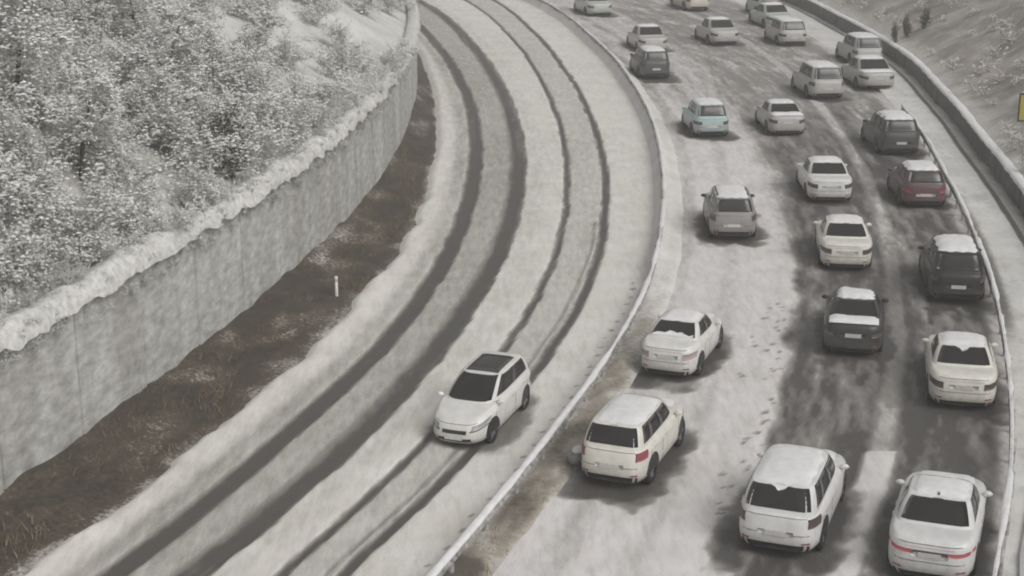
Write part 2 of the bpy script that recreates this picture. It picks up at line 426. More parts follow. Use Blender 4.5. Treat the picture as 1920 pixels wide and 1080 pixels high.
def wear_left(R, X, Y, T):
    s = R * 1.0
    nz = fbm(R * 1.2, Y * 0.12, 3)
    n2 = fbm(R * 5.0, Y * 0.35, 5)
    hf = fbm((R - Rc('band1', Y)) * 9.0, Y * 0.10, 6, 3)
    wig = 0.17 * (fbm(Y * 0.8, R * 0.6, 8, 4) - 0.5)
    R = R + wig
    w = 0.03 + 0.10 * nz
    w += 0.27 * sstep(Rc('band1', Y) - 0.4, Rc('band1', Y), R) * (1 - sstep(Rc('band2', Y), Rc('band2', Y) + 0.5, R))
    w += 0.15 * line(R, 'band1', Y, 0.40, 0.4, -0.75) * (0.4 + 1.0 * nz) + 0.12 * line(R, 'band2', Y, 0.3, 0.3, 0.75) * n2
    d1 = R - Rc('band1', Y); d2 = R - Rc('band2', Y)
    far_ = 1 - 0.12 * sstep(60, 110, Y)
    b1 = sstep(-0.42, -0.20, d1) * (1 - sstep(0.24, 0.36, d1)) * (0.34 + 0.50 * n2 + 0.50 * hf) * far_
    b2 = sstep(-0.52, -0.14, d2) * (1 - sstep(0.30, 0.40, d2)) * (0.10 + 0.48 * n2 + 0.85 * hf) * far_
    w += 0.14 * sstep(-1.15, -0.8, d1) * (1 - sstep(-0.5, -0.2, d1)) * (0.4 + nz)
    t1 = line(R, 'thin1', Y, 0.12, 0.05) * (0.75 + 0.42 * n2)
    t2 = line(R, 'thin2', Y, 0.14, 0.05) * (0.80 + 0.40 * n2) + 0.30 * line(R, 'thin2', Y, 0.06, 0.06, -0.34) * (Y < 60)
    w += 0.15 * sstep(Rc('thin1', Y), Rc('thin1', Y) + .2, R) * (1 - sstep(Rc('thin2', Y) - .2, Rc('thin2', Y), R))
    w = w + np.maximum(np.maximum(b1, b2), np.maximum(t1, t2)) * 0.9
    w = np.maximum(w, 0.7 * melt_shade(X, Y, skip=[k for k in CARS if k != 'A']))
    w = np.maximum(w, 0.62 * stamp(R, X, Y))
    return w

def z_left(R, X, Y, T, w):
    z = 0.075 - 0.07 * w + 0.03 * fbm(R * 0.8, Y * 0.4, 9)
    e = 1 - sstep(0, 0.045, T)                       # rounded snow edge against the verge
    return z + 0.10 * sstep(0.0, 0.02, T) * (1 - sstep(0.03, 0.13, T)) * fbm(R, Y * 0.7, 12) - 0.16 * e

edge_n = lambda ys: 0.42 * (fbm(ys * 0.5, ys * 0 + 3.3, 21, 4) - 0.5) * np.clip(1.3 - ys / 90, 0.2, 1) * 2
strip('left_carriageway', lambda y: Rc('snowL', y) + edge_n(y), lambda y: Rc('rail', y) - 0.30, 96, z_left, wear_left, M['road_left'])

def wear_med(R, X, Y, T):
    n = fbm(R * 2.4, Y * 1.1, 41, 4)
    near = 1 - sstep(38, 54, Y)
    w = (0.54 + 1.1 * (n - 0.40)) * (0.10 + 0.90 * near) * sstep(0.1, 0.35, T) * (1 - 0.5 * sstep(0.7, 1, T))
    soil = 1 - sstep(0.5, 1.15, np.hypot((X + 1.1) / 0.55, (Y - 30.3) / 1.0) + (n - .5))
    return np.maximum(w, soil * 1.2)
def z_med(R, X, Y, T, w):
    return 0.05 + 0.16 * np.sin(np.pi * np.clip(T, 0, 1)) ** 0.7 + 0.09 * (fbm(R * 2, Y * 1.2, 44) - 0.5) - 0.03 * w + 0.36 * sstep(47, 60, Y) * np.exp(-((T - 0.30) / 0.17) ** 2) * (0.75 + 0.5 * fbm(Y * 0.6, R * 0, 46))
strip('median_strip', lambda y: Rc('rail', y) - 0.36, lambda y: Rc('rail', y) + 0.86, 16, z_med, wear_med, M['median'])

def wear_right(R, X, Y, T):
    nz = fbm(R * 1.5, Y * 0.16, 61, 4)
    n2 = fbm(R * 4.0, Y * 0.45, 63, 4)
    n3 = fbm(R * 0.8, Y * 0.5, 67, 4)
    n4 = fbm(R * 7.0, Y * 2.0, 69, 3)
    far = sstep(70, 92, Y)
    lane1 = 0.02 + 0.10 * nz + 0.10 * n4 * n4 + 0.22 * far * n2 * 1.6
    for off, a in ((186.1, 0.16), (187.75, 0.12)):
        lane1 = lane1 + a * (1 - sstep(0.1, 0.45, np.abs(R - off))) * n2 * 1.5
    bnd = 189.95 + 0.9 * (n3 - 0.5) + np.clip(Y - 80, 0, 60) * 0.03
    sw = 0.25 + 0.75 * sstep(52, 68, Y)
    dark = sstep(bnd - sw, bnd + sw, R)
    w23 = (0.80 + 0.95 * (n2 - 0.48) + 0.5 * (nz - 0.5) + 0.45 * (n4 - 0.5)) * (1 - 0.40 * far)
    dv = np.abs(R - Rc('lane12', Y))
    ridge = np.where(Y < 37, 1 - sstep(0.30, 0.52, dv + 0.2 * (n2 - .5)), (1 - sstep(0.12, 0.42, dv)) * np.clip(n2 * 1.5 - 0.15, 0, 1))
    ridge = ridge * np.where((Y > 40) & (Y < 57), 0.55, 1.0)
    w23 = w23 * (1 - 0.88 * ridge)
    w23 = w23 * (1 - 0.55 * (1 - sstep(0.1, 0.6, Rc('railR', Y) - 0.1 - R)))       # snow left along the right rail
    w23 = w23 - 0.35 * np.clip(n3 - 0.55, 0, 1) * 2 * (Y > 55)
    w = lane1 * (1 - dark) + np.maximum(lane1, w23) * dark
    w = np.maximum(w, (0.98 + 0.2 * (n2 - .5)) * melt_shade(X, Y, skip=('A',)))  # car patches extra dark: under-car shade put into the wear colour
    w = np.maximum(w, 0.55 * stamp(R, X, Y) * (1 - dark))
    return w
def z_right(R, X, Y, T, w):
    return 0.07 - 0.062 * np.clip(w, 0, 1) + 0.035 * fbm(R * 0.9, Y * 0.5, 71) * (1 - w)
strip('right_carriageway', lambda y: Rc('rail', y) + 0.80, lambda y: Rc('railR', y) + 0.05, 112, z_right, wear_right, M['road'])

def wear_sh(R, X, Y, T):
    n = fbm(R * 1.6, Y * 0.5, 81, 4)
    w = 0.05 + 0.35 * np.clip(n - 0.45, 0, 1)
    gut = np.abs(R - (Rc('low', Y) - 0.62))
    w = w + 0.75 * (1 - sstep(0.06, 0.17, gut)) * (Y > 45)
    w = w + 0.75 * (1 - sstep(0.1, 0.5, T * (Rc('low', Y) - Rc('railR', Y)) - 0.1)) * sstep(44, 50, Y) * (1 - sstep(58, 66, Y))
    w = w + 0.45 * sstep(0.86, 0.97, T) * n
    return w
def z_sh(R, X, Y, T, w):
    return 0.05 - 0.05 * w + 0.10 * fbm(R * 1.2, Y * 0.6, 83) * np.sin(np.pi * T) + 0.02
strip('shoulder', lambda y: Rc('railR', y) + 0.03, lambda y: Rc('low', y) + 0.05, 40, z_sh, wear_sh, M['shoulder'])

def z_verge(R, X, Y, T, w):
    n = fbm(R * 1.5, Y * 0.9, 91, 4)
    return 0.52 * (1 - T) ** 1.3 + 0.02 + 0.30 * (n - 0.5) * (1 - T * 0.6) - 0.05 * T
strip('verge', lambda y: Rc('wall', y) - 0.05, lambda y: Rc('snowL', y) + edge_n(y) + 0.12, 26, z_verge,
      lambda R, X, Y, T: 0.92 - 0.55 * np.clip(fbm(R * 1.1, Y * 0.6, 95, 4) - 0.42, 0, 1) * 2 - 0.25 * fbm(R * 5, Y * 4, 96, 3) - 0.55 * sstep(0.80, 1.0, T) * fbm(R * 2, Y * 1.5, 97), M['verge'], YS[::2])

WALL_H = 4.0
def hill_left_z(d, X, Y):
    return WALL_H - 0.25 + 0.55 * np.maximum(d, 0) + 0.5 * (fbm(X * 0.25, Y * 0.25, 101) - 0.5) * np.clip(d, 0, 3)
ys = np.arange(14, 172, 0.5)
ds = np.concatenate([np.arange(0, 16, 0.4), np.arange(16, 60, 2.0)])
Dg, Yg = np.meshgrid(ds, ys)
Xg = XC('wall', Yg) - 0.36 - Dg
wl = 0.20 + 0.9 * (fbm(Xg * 0.9, Yg * 0.9, 103, 4) - 0.5)
wl = wl * (1 - 0.8 * sstep(57, 66, Yg))
tag(link('hillside', grid_mesh('hillside', np.stack([Xg, Yg, hill_left_z(Dg, Xg, Yg)], -1)[:, ::-1], {'wear': np.clip(wl, 0, 1)[:, ::-1]}), M['hill']), kind='structure')

LOW_H = 0.95
def bank_z(d, X, Y):
    return LOW_H - 0.1 + 0.48 * np.maximum(d, 0) + 0.5 * (fbm(X * 0.3, Y * 0.3, 111) - 0.5) * np.clip(d, 0, 2)
Xg = XC('low', Yg) + 0.28 + Dg
wl = (0.46 + 0.9 * (fbm(Xg * 1.1, Yg * 1.1, 113, 4) - 0.5)) * sstep(0.1, 1.6, Dg)
tag(link('bank', grid_mesh('bank', np.stack([Xg, Yg, bank_z(Dg, Xg, Yg)], -1), {'wear': np.clip(wl, 0, 1)}), M['bank']), kind='structure')

# ------------------------------------------------------------------ walls built panel by panel
def curved_panel(k, y0, y1, th, z0, z1, side, bulge=0.0, n=4):
    """one concrete panel between two stations; side=+1: body lies at smaller R than the face"""
    v = []
    for y in np.linspace(y0, y1, n + 1):
        Rf = float(Rc(k, y)) + bulge
        for R, zz in ((Rf, z0), (Rf, z1 - 0.03), (Rf - side * 0.03, z1), (Rf - side * th, z1), (Rf - side * th, z0)):
            v.append((float(XR(R, y)), y, zz))
    f = []
    for i in range(n):
        for j in range(5):
            a, b = i * 5 + j, i * 5 + (j + 1) % 5
            f.append((a, b, b + 5, a + 5))
    f.append((0, 4, 3, 2, 1)); f.append(tuple(n * 5 + q for q in range(5)))
    return v, f

def wall(name, k, ys, th, z0, z1, side, mat, label, cat):
    root = empty(name, (float(XC(k, ys[0])), ys[0], 0))
    base = Vector(root.location)
    for i in range(len(ys) - 1):
        v, f = curved_panel(k, ys[i] + 0.045, ys[i + 1] - 0.045, th, z0, z1 + random.uniform(-.04, .04), side, random.uniform(-.025, .025))
        mk('panel', [Vector(p) - base for p in v], f, mat, root, smooth=False)
    v, f = curved_panel(k, ys[0], ys[-1], th * 0.4, z0 + 0.01, z1 - 0.15, side, -side * 0.16, n=60)
    mk('backing', [Vector(p) - base for p in v], f, M['footing'], root, smooth=False)
    tag(root, label, cat)
    return root, base

wroot, wbase = wall('retaining_wall', 'wall', list(np.arange(20, 134, 3.4)), 0.34, -0.4, WALL_H, 1, M['concrete'],
                    'tall frosted concrete retaining wall with snowy top below the wooded hillside', 'wall')
lroot, lbase = wall('low_wall', 'low', list(np.arange(18, 140, 4.0)), 0.26, -0.3, LOW_H, -1, M['lowwall'],
                    'long dark low concrete wall at the foot of the brown bank', 'wall')

def snow_ridge(root, base, k, ys, off, half, hgt, z0, seed, droop=0.0, name='snow_cap', gaps=False):
    """lumpy snow lying on top of a wall"""
    prof = np.linspace(0, math.pi, 11)
    P = np.zeros((len(ys), 11, 3))
    for i, y in enumerate(ys):
        for j, a in enumerate(prof):
            n = float(fbm(y * 1.7, j * 0.6 + seed, seed, 4)); n2 = float(fbm(y * 0.5, seed * 1.7, seed + 3, 2))
            hh = hgt * (0.55 + 0.6 * n2) * (0.75 + 0.5 * n)
            ww = half * (0.8 + 0.5 * n)
            if k == 'wall':
                fs = 1 - 0.45 * float(sstep(48, 78, y)); hh *= fs; ww *= 0.6 + 0.4 * fs
            if gaps:
                gp = 0.12 + 0.88 * float(sstep(0.30, 0.52, fbm(y * 0.55, seed + 5.0, seed + 9, 3)))
                hh *= gp; ww *= 0.35 + 0.65 * gp
            R = float(Rc(k, y)) + off + math.cos(a) * ww
            z = z0 + math.sin(a) ** 0.8 * hh
            if math.cos(a) > 0.55: z -= droop * n * (math.cos(a) - 0.55) * 2
            P[i, j] = (float(XR(R, y)) - base[0], y - base[1], z - base[2])
    return link(name, grid_mesh(name, P[:, ::-1]), M['cap'] if k == 'wall' else M['snow'], root)

snow_ridge(wroot, wbase, 'wall', np.arange(20, 133, 0.16), -0.16, 0.40, 0.44, WALL_H - 0.03, 7, droop=0.35)
snow_ridge(lroot, lbase, 'low', np.arange(18, 138, 0.3), 0.16, 0.22, 0.14, LOW_H - 0.02, 13)

# ------------------------------------------------------------------ guardrails
def guardrail(k, y0, y1, zt, label, face, seed):
    """W-beam rail: a beam per bay, posts, snow lying along the top"""
    root = empty('guardrail', (float(XC(k, y0)), y0, 0))
    base = Vector(root.location)
    prof = [(0.0, 0.0), (0.05, -0.05), (0.0, -0.12), (0.0, -0.17), (0.05, -0.24), (0.0, -0.31)]
    y = y0
    while y < y1 - 0.1:
        v = []; f = []
        n = 4
        for q in range(n + 1):
            yy = y + 4.0 * q / n - (0 if q else 0.03)
            R = float(Rc(k, yy))
            for d, dz in prof: v.append(Vector((float(XR(R + face * (0.06 + d), yy)), yy, zt + dz)) - base)
            for d, dz in prof[::-1]: v.append(Vector((float(XR(R + face * (0.052 + d), yy)), yy, zt + dz)) - base)
        for q in range(n):
            for j in range(12):
                a, b = q * 12 + j, q * 12 + (j + 1) % 12
                f.append((a, b, b + 12, a + 12))
        mk('beam', v, f, M['galv'], root)
        y += 4.0
    y = y0 + 0.2
    pv = []; ring = [(math.cos(a) * 0.06, math.sin(a) * 0.06) for a in np.linspace(0, 2 * math.pi, 9)[:-1]]
    for zz in (-0.1, zt - 0.02): pv += [(a, b, zz) for a, b in ring]
    pv.append((0, 0, zt + 0.01))
    pf = [(i, (i + 1) % 8, 8 + (i + 1) % 8, 8 + i) for i in range(8)] + [(8 + i, 8 + (i + 1) % 8, 16) for i in range(8)]
    pme = mesh('post', pv, pf); pme.materials.append(M['galv'])
    while y < y1:
        o = link('post', pme, None, root)
        o.location = Vector((float(XC(k, y)), y, 0)) - base
        y += 2.0
    snow_ridge(root, base, k, np.arange(y0, y1, 0.25), face * 0.06, 0.09, 0.09, zt - 0.015, seed, gaps=True)
    tag(root, label, 'guardrail')
    return root
guardrail('rail', 22, 138, 0.70, 'snow capped steel guardrail along the median between the two carriageways', 1, 3)
guardrail('railR', 22, 82, 0.72, 'snow capped steel guardrail curving along the outer right edge', -1, 5)

# ------------------------------------------------------------------ vegetation
class Soup:
    def __init__(s): s.v = []; s.f = []
    def tube(s, p, q, r0, r1):
        d = (q - p)
        if d.length < 1e-5: return
        d = d.normalized()
        a = d.orthogonal().normalized(); b = d.cross(a)
        i = len(s.v)
        for c, r in ((p, r0), (q, r1)):
            for t in range(3):
                an = t * 2.0944
                s.v.append(c + a * (math.cos(an) * r) + b * (math.sin(an) * r))
        for t in range(3):
            u = (t + 1) % 3
            s.f.append((i + t, i + u, i + 3 + u, i + 3 + t))
    def pad(s, c, rx, rz):
        i = len(s.v)
        an = random.uniform(0, 6.28)
        for t in range(5):
            r = rx * random.uniform(.6, 1.25)
            s.v.append(c + Vector((math.cos(an + t * 1.2566) * r, math.sin(an + t * 1.2566) * r, random.uniform(-.3, .2) * rz)))
        s.v.append(c + Vector((0, 0, rz))); s.v.append(c - Vector((0, 0, rz * 0.5)))
        for t in range(5):
            u = (t + 1) % 5
            s.f.append((i + t, i + u, i + 5)); s.f.append((i + u, i + t, i + 6))
    def leaf(s, c, sz):
        a = Vector((random.gauss(0, 1), random.gauss(0, 1), random.gauss(0, .5))).normalized()
        b = a.cross(Vector((random.gauss(0, 1), random.gauss(0, 1), random.gauss(0, 1)))).normalized() * sz * 0.45
        a = a * sz
        i = len(s.v)
        s.v += [c - a * .5, c + b, c + a * .5, c - b]
        s.f.append((i, i + 1, i + 2, i + 3))

def grow(tw, sn, lf, p, d, L, r, depth, snow, leafn, wig=0.28):
    seg = 3
    for q in range(seg):
        d = (d + Vector((random.gauss(0, wig), random.gauss(0, wig), random.gauss(0, wig * .6) + 0.05))).normalized()
        nx = p + d * (L / seg)
        tw.tube(p, nx, r * (1 - q / seg * .5), r * (1 - (q + 1) / seg * .5))
        if depth <= 2 and random.random() < snow:
            sn.pad(nx + Vector((0, 0, r + .012)), random.uniform(.028, .075), random.uniform(.015, .04))
        for _ in range(leafn):
            if depth <= 1: lf.leaf(nx + Vector((random.gauss(0, .06), random.gauss(0, .06), random.gauss(0, .05))), random.uniform(.03, .075))
        if depth > 0:
            for _ in range(2 if depth > 1 else random.choice((2, 3))):
                dd = (d * 0.7 + Vector((random.gauss(0, .6), random.gauss(0, .6), random.gauss(0.1, .4)))).normalized()
                grow(tw, sn, lf, nx, dd, L * random.uniform(.45, .68), r * .6, depth - 1, snow, leafn, wig)
        p = nx

def shrub_proto(name, seed, h, stems, spread, snow, leafn, mat, leafmat, trunk=0.0):
    random.seed(seed)
    tw, sn, lf, tk = Soup(), Soup(), Soup(), Soup()
    p0 = Vector((0, 0, -0.15))
    if trunk:
        p = p0; d = Vector((random.gauss(0, .06), random.gauss(0, .06), 1)).normalized()
        for q in range(6):
            nx = p + d * trunk / 6
            tk.tube(p, nx, .09 * (1 - q * .11), .09 * (1 - (q + 1) * .11))
            if q >= 2:
                for _ in range(3):
                    dd = Vector((random.gauss(0, 1), random.gauss(0, 1), .45)).normalized()
                    grow(tw, sn, lf, nx, dd, h * .33 * (1.25 - q * .13), .03, 2, snow, leafn)
            d = (d + Vector((random.gauss(0, .1), random.gauss(0, .1), 0))).normalized()
            p = nx
    else:
        for _ in range(stems):
            d = Vector((random.gauss(0, spread), random.gauss(0, spread), 1)).normalized()
            grow(tw, sn, lf, p0 + Vector((random.gauss(0, .12), random.gauss(0, .12), 0)), d, h * random.uniform(.6, 1), .016, 2, snow, leafn)
    parts = []
    if tk.v: parts.append(('trunk', tk, M['bark']))
    parts.append(('crown' if trunk else 'stems', tw, mat))
    if lf.v: parts.append(('foliage', lf, leafmat))
    parts.append(('snow_load', sn, M['snowload']))
    return [(n, (lambda m_, mm: (m_.materials.append(mm), m_)[1])(mesh(n, s.v, s.f, smooth=False), mm)) for n, s, mm in parts if s.v]

def place(name, proto, loc, s, rz, label, cat, group, tilt=(0, 0)):
    root = empty(name, loc, rz)
    root.rotation_euler = (tilt[0], tilt[1], rz)
    root.scale = (s, s, s)
    for n, me in proto:
        o = link(n, me, None, root)
        if n != 'trunk': o['kind'] = 'stuff'
    tag(root, label, cat, group)
    return root

P_SHRUB = [shrub_proto('shrub', 100 + i, 1.25, 6, .42, .72, 1, M['twig'], M['leaf']) for i in range(4)]
P_GREEN = [shrub_proto('shrub', 200 + i, 1.2, 6, .5, .5, 3, M['twig'], M['leaf']) for i in range(3)]
P_SMALL = [shrub_proto('shrub', 250 + i, 1.0, 2, .5, .6, 1, M['twig'], M['leaf']) for i in range(4)]
P_BROWN = [shrub_proto('shrub', 300 + i, .8, 3, .6, .22, 0, M['twig_brown'], M['twig_brown']) for i in range(3)]
P_TREE = [shrub_proto('tree', 400 + i, 3.0, 0, .4, .9, 1, M['twig'], M['leaf'], trunk=2.6) for i in range(3)]
P_DARK = [shrub_proto('conifer', 500 + i, 1.0, 5, .3, .12, 5, M['bark'], M['evergreen']) for i in range(2)]

random.seed(21)
# hillside brush above the wall
cnt = 0; tries = 0; used = []
while cnt < 150 and tries < 20000:
    tries += 1
    y = random.uniform(28, 96); d = random.uniform(0.5, 11.5)
    if y > 60 and random.random() < 0.88: continue
    if y < 45 and d > 9: continue
    x = float(XC('wall', y)) - .36 - d
    if any((x - a) ** 2 + (y - b) ** 2 < 1.7 for a, b in used): continue
    used.append((x, y)); cnt += 1
    z = float(hill_left_z(np.array(d), np.array(x), np.array(y)))
    green = random.random() < (0.75 if y < 47 else 0.2)
    pr = random.choice(P_GREEN if green else P_SHRUB)
    lab = ('frosted grey green shrub in the dense brush above the near end of the retaining wall', 'grey green brush on the near hillside') if green else \
          ('snow laden bare shrub on the white hillside above the retaining wall', 'snow laden brush on the hillside')
    place('shrub', pr, (x, y, z), random.uniform(.9, 1.45), random.uniform(0, 6.28), lab[0], 'shrub', lab[1])
# the thinner brush between them, one tangled mass
def brush_mass(name, spots, protos, label):
    acc = {}
    for (x, y, z, sc, rz) in spots:
        for n, me in random.choice(protos):
            co = np.empty(len(me.vertices) * 3, np.float32); me.vertices.foreach_get('co', co); co = co.reshape(-1, 3) * sc
            c_, s_ = math.cos(rz), math.sin(rz)
            co = np.stack([co[:, 0] * c_ - co[:, 1] * s_ + x, co[:, 0] * s_ + co[:, 1] * c_ + y, co[:, 2] + z], 1)
            vi = np.empty(len(me.loops), np.int32); me.loops.foreach_get('vertex_index', vi)
            lt = np.empty(len(me.polygons), np.int32); me.polygons.foreach_get('loop_total', lt)
            A = acc.setdefault(me.materials[0].name, dict(co=[], vi=[], lt=[], n=0, mat=me.materials[0]))
            A['co'].append(co); A['vi'].append(vi + A['n']); A['lt'].append(lt); A['n'] += len(co)
    co, vi, lt, mi, n = [], [], [], [], 0
    out = bpy.data.meshes.new(name)
    for q, A in enumerate(acc.values()):
        out.materials.append(A['mat'])
        l = np.concatenate(A['lt'])
        co.append(np.concatenate(A['co'])); vi.append(np.concatenate(A['vi']) + n); lt.append(l); mi.append(np.full(len(l), q, np.int32)); n += A['n']
    co = np.concatenate(co); vi = np.concatenate(vi); lt = np.concatenate(lt); mi = np.concatenate(mi)
    out.vertices.add(len(co)); out.vertices.foreach_set('co', co.reshape(-1))
    out.loops.add(len(vi)); out.loops.foreach_set('vertex_index', vi.astype(np.int32))
    out.polygons.add(len(lt)); out.polygons.foreach_set('loop_start', (np.cumsum(lt) - lt).astype(np.int32))
    out.polygons.foreach_set('material_index', mi)
    out.update(calc_edges=True)
    tag(link(name, out), label, 'brush', kind='stuff')
spots = []
while len(spots) < 170:
    y = random.uniform(30, 60); d = random.uniform(.4, 10)
    x = float(XC('wall', y)) - .36 - d
    spots.append((x, y, float(hill_left_z(np.array(d), np.array(x), np.array(y))), random.uniform(.8, 1.4), random.uniform(0, 6.28)))
brush_mass('undergrowth', spots, P_SMALL, 'tangled frosted undergrowth filling the hillside between the larger shrubs')
spots = []
for y in np.arange(26, 76, 0.33):
    spots.append((float(XC('wall', y)) - random.uniform(-.02, .35), y, WALL_H - random.uniform(.0, .3), random.uniform(.28, .5), random.uniform(0, 6.28)))
    if random.random() < .8: spots.append((float(XC('wall', y)) + random.uniform(.04, .2), y + random.uniform(-.2, .2), WALL_H - random.uniform(.3, .75), random.uniform(.2, .4), random.uniform(0, 6.28)))
brush_mass('wall_top_fringe', spots, P_SMALL, 'fine frosted twigs and snow fringing the top of the retaining wall')
# a few small trees standing out of the brush
TREE_LAB = ['leftmost small bare tree of the hillside brush, low near the frame edge', 'small bare tree high at the left edge of the hillside', 'small bare tree halfway up the left part of the hillside', 'small bare tree at the top edge above the left brush', 'small bare tree close behind the wall at mid length', 'small bare tree in the middle of the hillside brush', 'small bare tree at the top edge nearest the open snow patch', 'smallest bare tree behind the wall, nearest its far end', 'short bare tree just above the near wall top', 'lone bare tree on the open snow patch above the far wall']
for ti, (y, d, s) in enumerate(((37, 4.5, 1.0), (41, 7.5, 1.1), (46, 5.5, 1.15), (50, 8.0, 1.2), (53, 4.0, .95), (57, 6.5, 1.15), (61, 9.0, 1.2), (60, 3.2, .8), (44, 2.8, .8), (66, 7.0, 1.0))):
    x = float(XC('wall', y)) - .36 - d
    z = float(hill_left_z(np.array(d), np.array(x), np.array(y)))
    place('tree', random.choice(P_TREE), (x, y, z), s * 1.25, random.uniform(0, 6.28), TREE_LAB[ti], 'tree', 'small trees in the hillside brush')
# brush hanging over the wall top
for y in np.arange(27, 78, 1.25):
    y = y + random.uniform(-.3, .3)
    x = float(XC('wall', y)) - .30
    place('shrub', random.choice(P_SHRUB), (x, y, WALL_H - 0.05), random.uniform(.42, .7), random.uniform(0, 6.28),
          'snow covered brush hanging over the top edge of the retaining wall', 'shrub', 'brush along the wall top', tilt=(random.uniform(-.3, .3), random.uniform(.3, .9)))
# right bank
cnt = 0; tries = 0; used = []
while cnt < 85 and tries < 20000:
    tries += 1
    y = random.uniform(60, 134); d = random.uniform(0.5, 11.5)
    x = float(XC('low', y)) + .3 + d
    if x / y > 0.36: continue
    if any((x - a) ** 2 + (y - b) ** 2 < 1.3 for a, b in used): continue
    used.append((x, y)); cnt += 1
    z = float(bank_z(np.array(d), np.array(x), np.array(y)))
    place('shrub', random.choice(P_BROWN), (x, y, z), random.uniform(.6, 1.15), random.uniform(0, 6.28),
          'low brown frosted scrub on the bank above the dark low wall', 'shrub', 'brown scrub on the right bank')
for i, (y, d, s, lab) in enumerate(((103, 0.1, 1.0, 'dark slender evergreen shrub, leftmost of three on the right bank'),
                                    (103.5, 1.0, 1.1, 'dark slender evergreen shrub, middle one of three on the right bank'),
                                    (103, 2.0, 1.05, 'dark slender evergreen shrub, rightmost of three on the right bank'))):
    x = float(XC('low', y)) + .3 + d
    eo = place('evergreen_shrub', P_DARK[i % 2], (x, y, float(bank_z(np.array(d), np.array(x), np.array(y)))), s, i * 2.0, lab, 'shrub', 'dark evergreens on the right bank')
    eo.scale = (s * .42, s * .42, s * 1.15)

# dry grass and litter on the brown verge
random.seed(5)
gv, gf = [], []
for _ in range(5200):
    y = random.uniform(24, 74); t = random.random()
    R = float(Rc('wall', y)) * (1 - t) + float(Rc('snowL', y)) * t
    if fbm(y * .6, R * .9, 33) < 0.47: continue
    x = float(XR(R, y)); z = 0.5 * (1 - t) ** 1.3 - 0.08
    h = random.uniform(.06, .22); a = random.uniform(0, 6.28); w = .012
    lx, ly = random.gauss(0, .12), random.gauss(0, .12)
    i = len(gv)
    gv += [(x - math.cos(a) * w, y - math.sin(a) * w, z), (x + math.cos(a) * w, y + math.sin(a) * w, z), (x + lx, y + ly, z + h + .1)]
    gf.append((i, i + 1, i + 2))
tag(mk('dry_grass', gv, gf, M['straw'], smooth=False), 'dead straw coloured grass on the brown verge below the wall', 'grass', kind='stuff')
gv, gf = [], []
for _ in range(700):
    y = random.uniform(24, 46); R = float(Rc('rail', y)) + random.uniform(-.1, .8)
    if fbm(y * 1.1, R * 1.5, 35) < 0.5: continue
    x = float(XR(R, y)); a = random.uniform(0, 6.28); w = .01
    i = len(gv)
    gv += [(x - math.cos(a) * w, y - math.sin(a) * w, .1), (x + math.cos(a) * w, y + math.sin(a) * w, .1), (x + random.gauss(0, .1), y + random.gauss(0, .1), .22 + random.uniform(.04, .2))]
    gf.append((i, i + 1, i + 2))
tag(mk('median_grass', gv, gf, M['straw'], smooth=False), 'dead grass poking through dirty snow under the median guardrail', 'grass', kind='stuff')

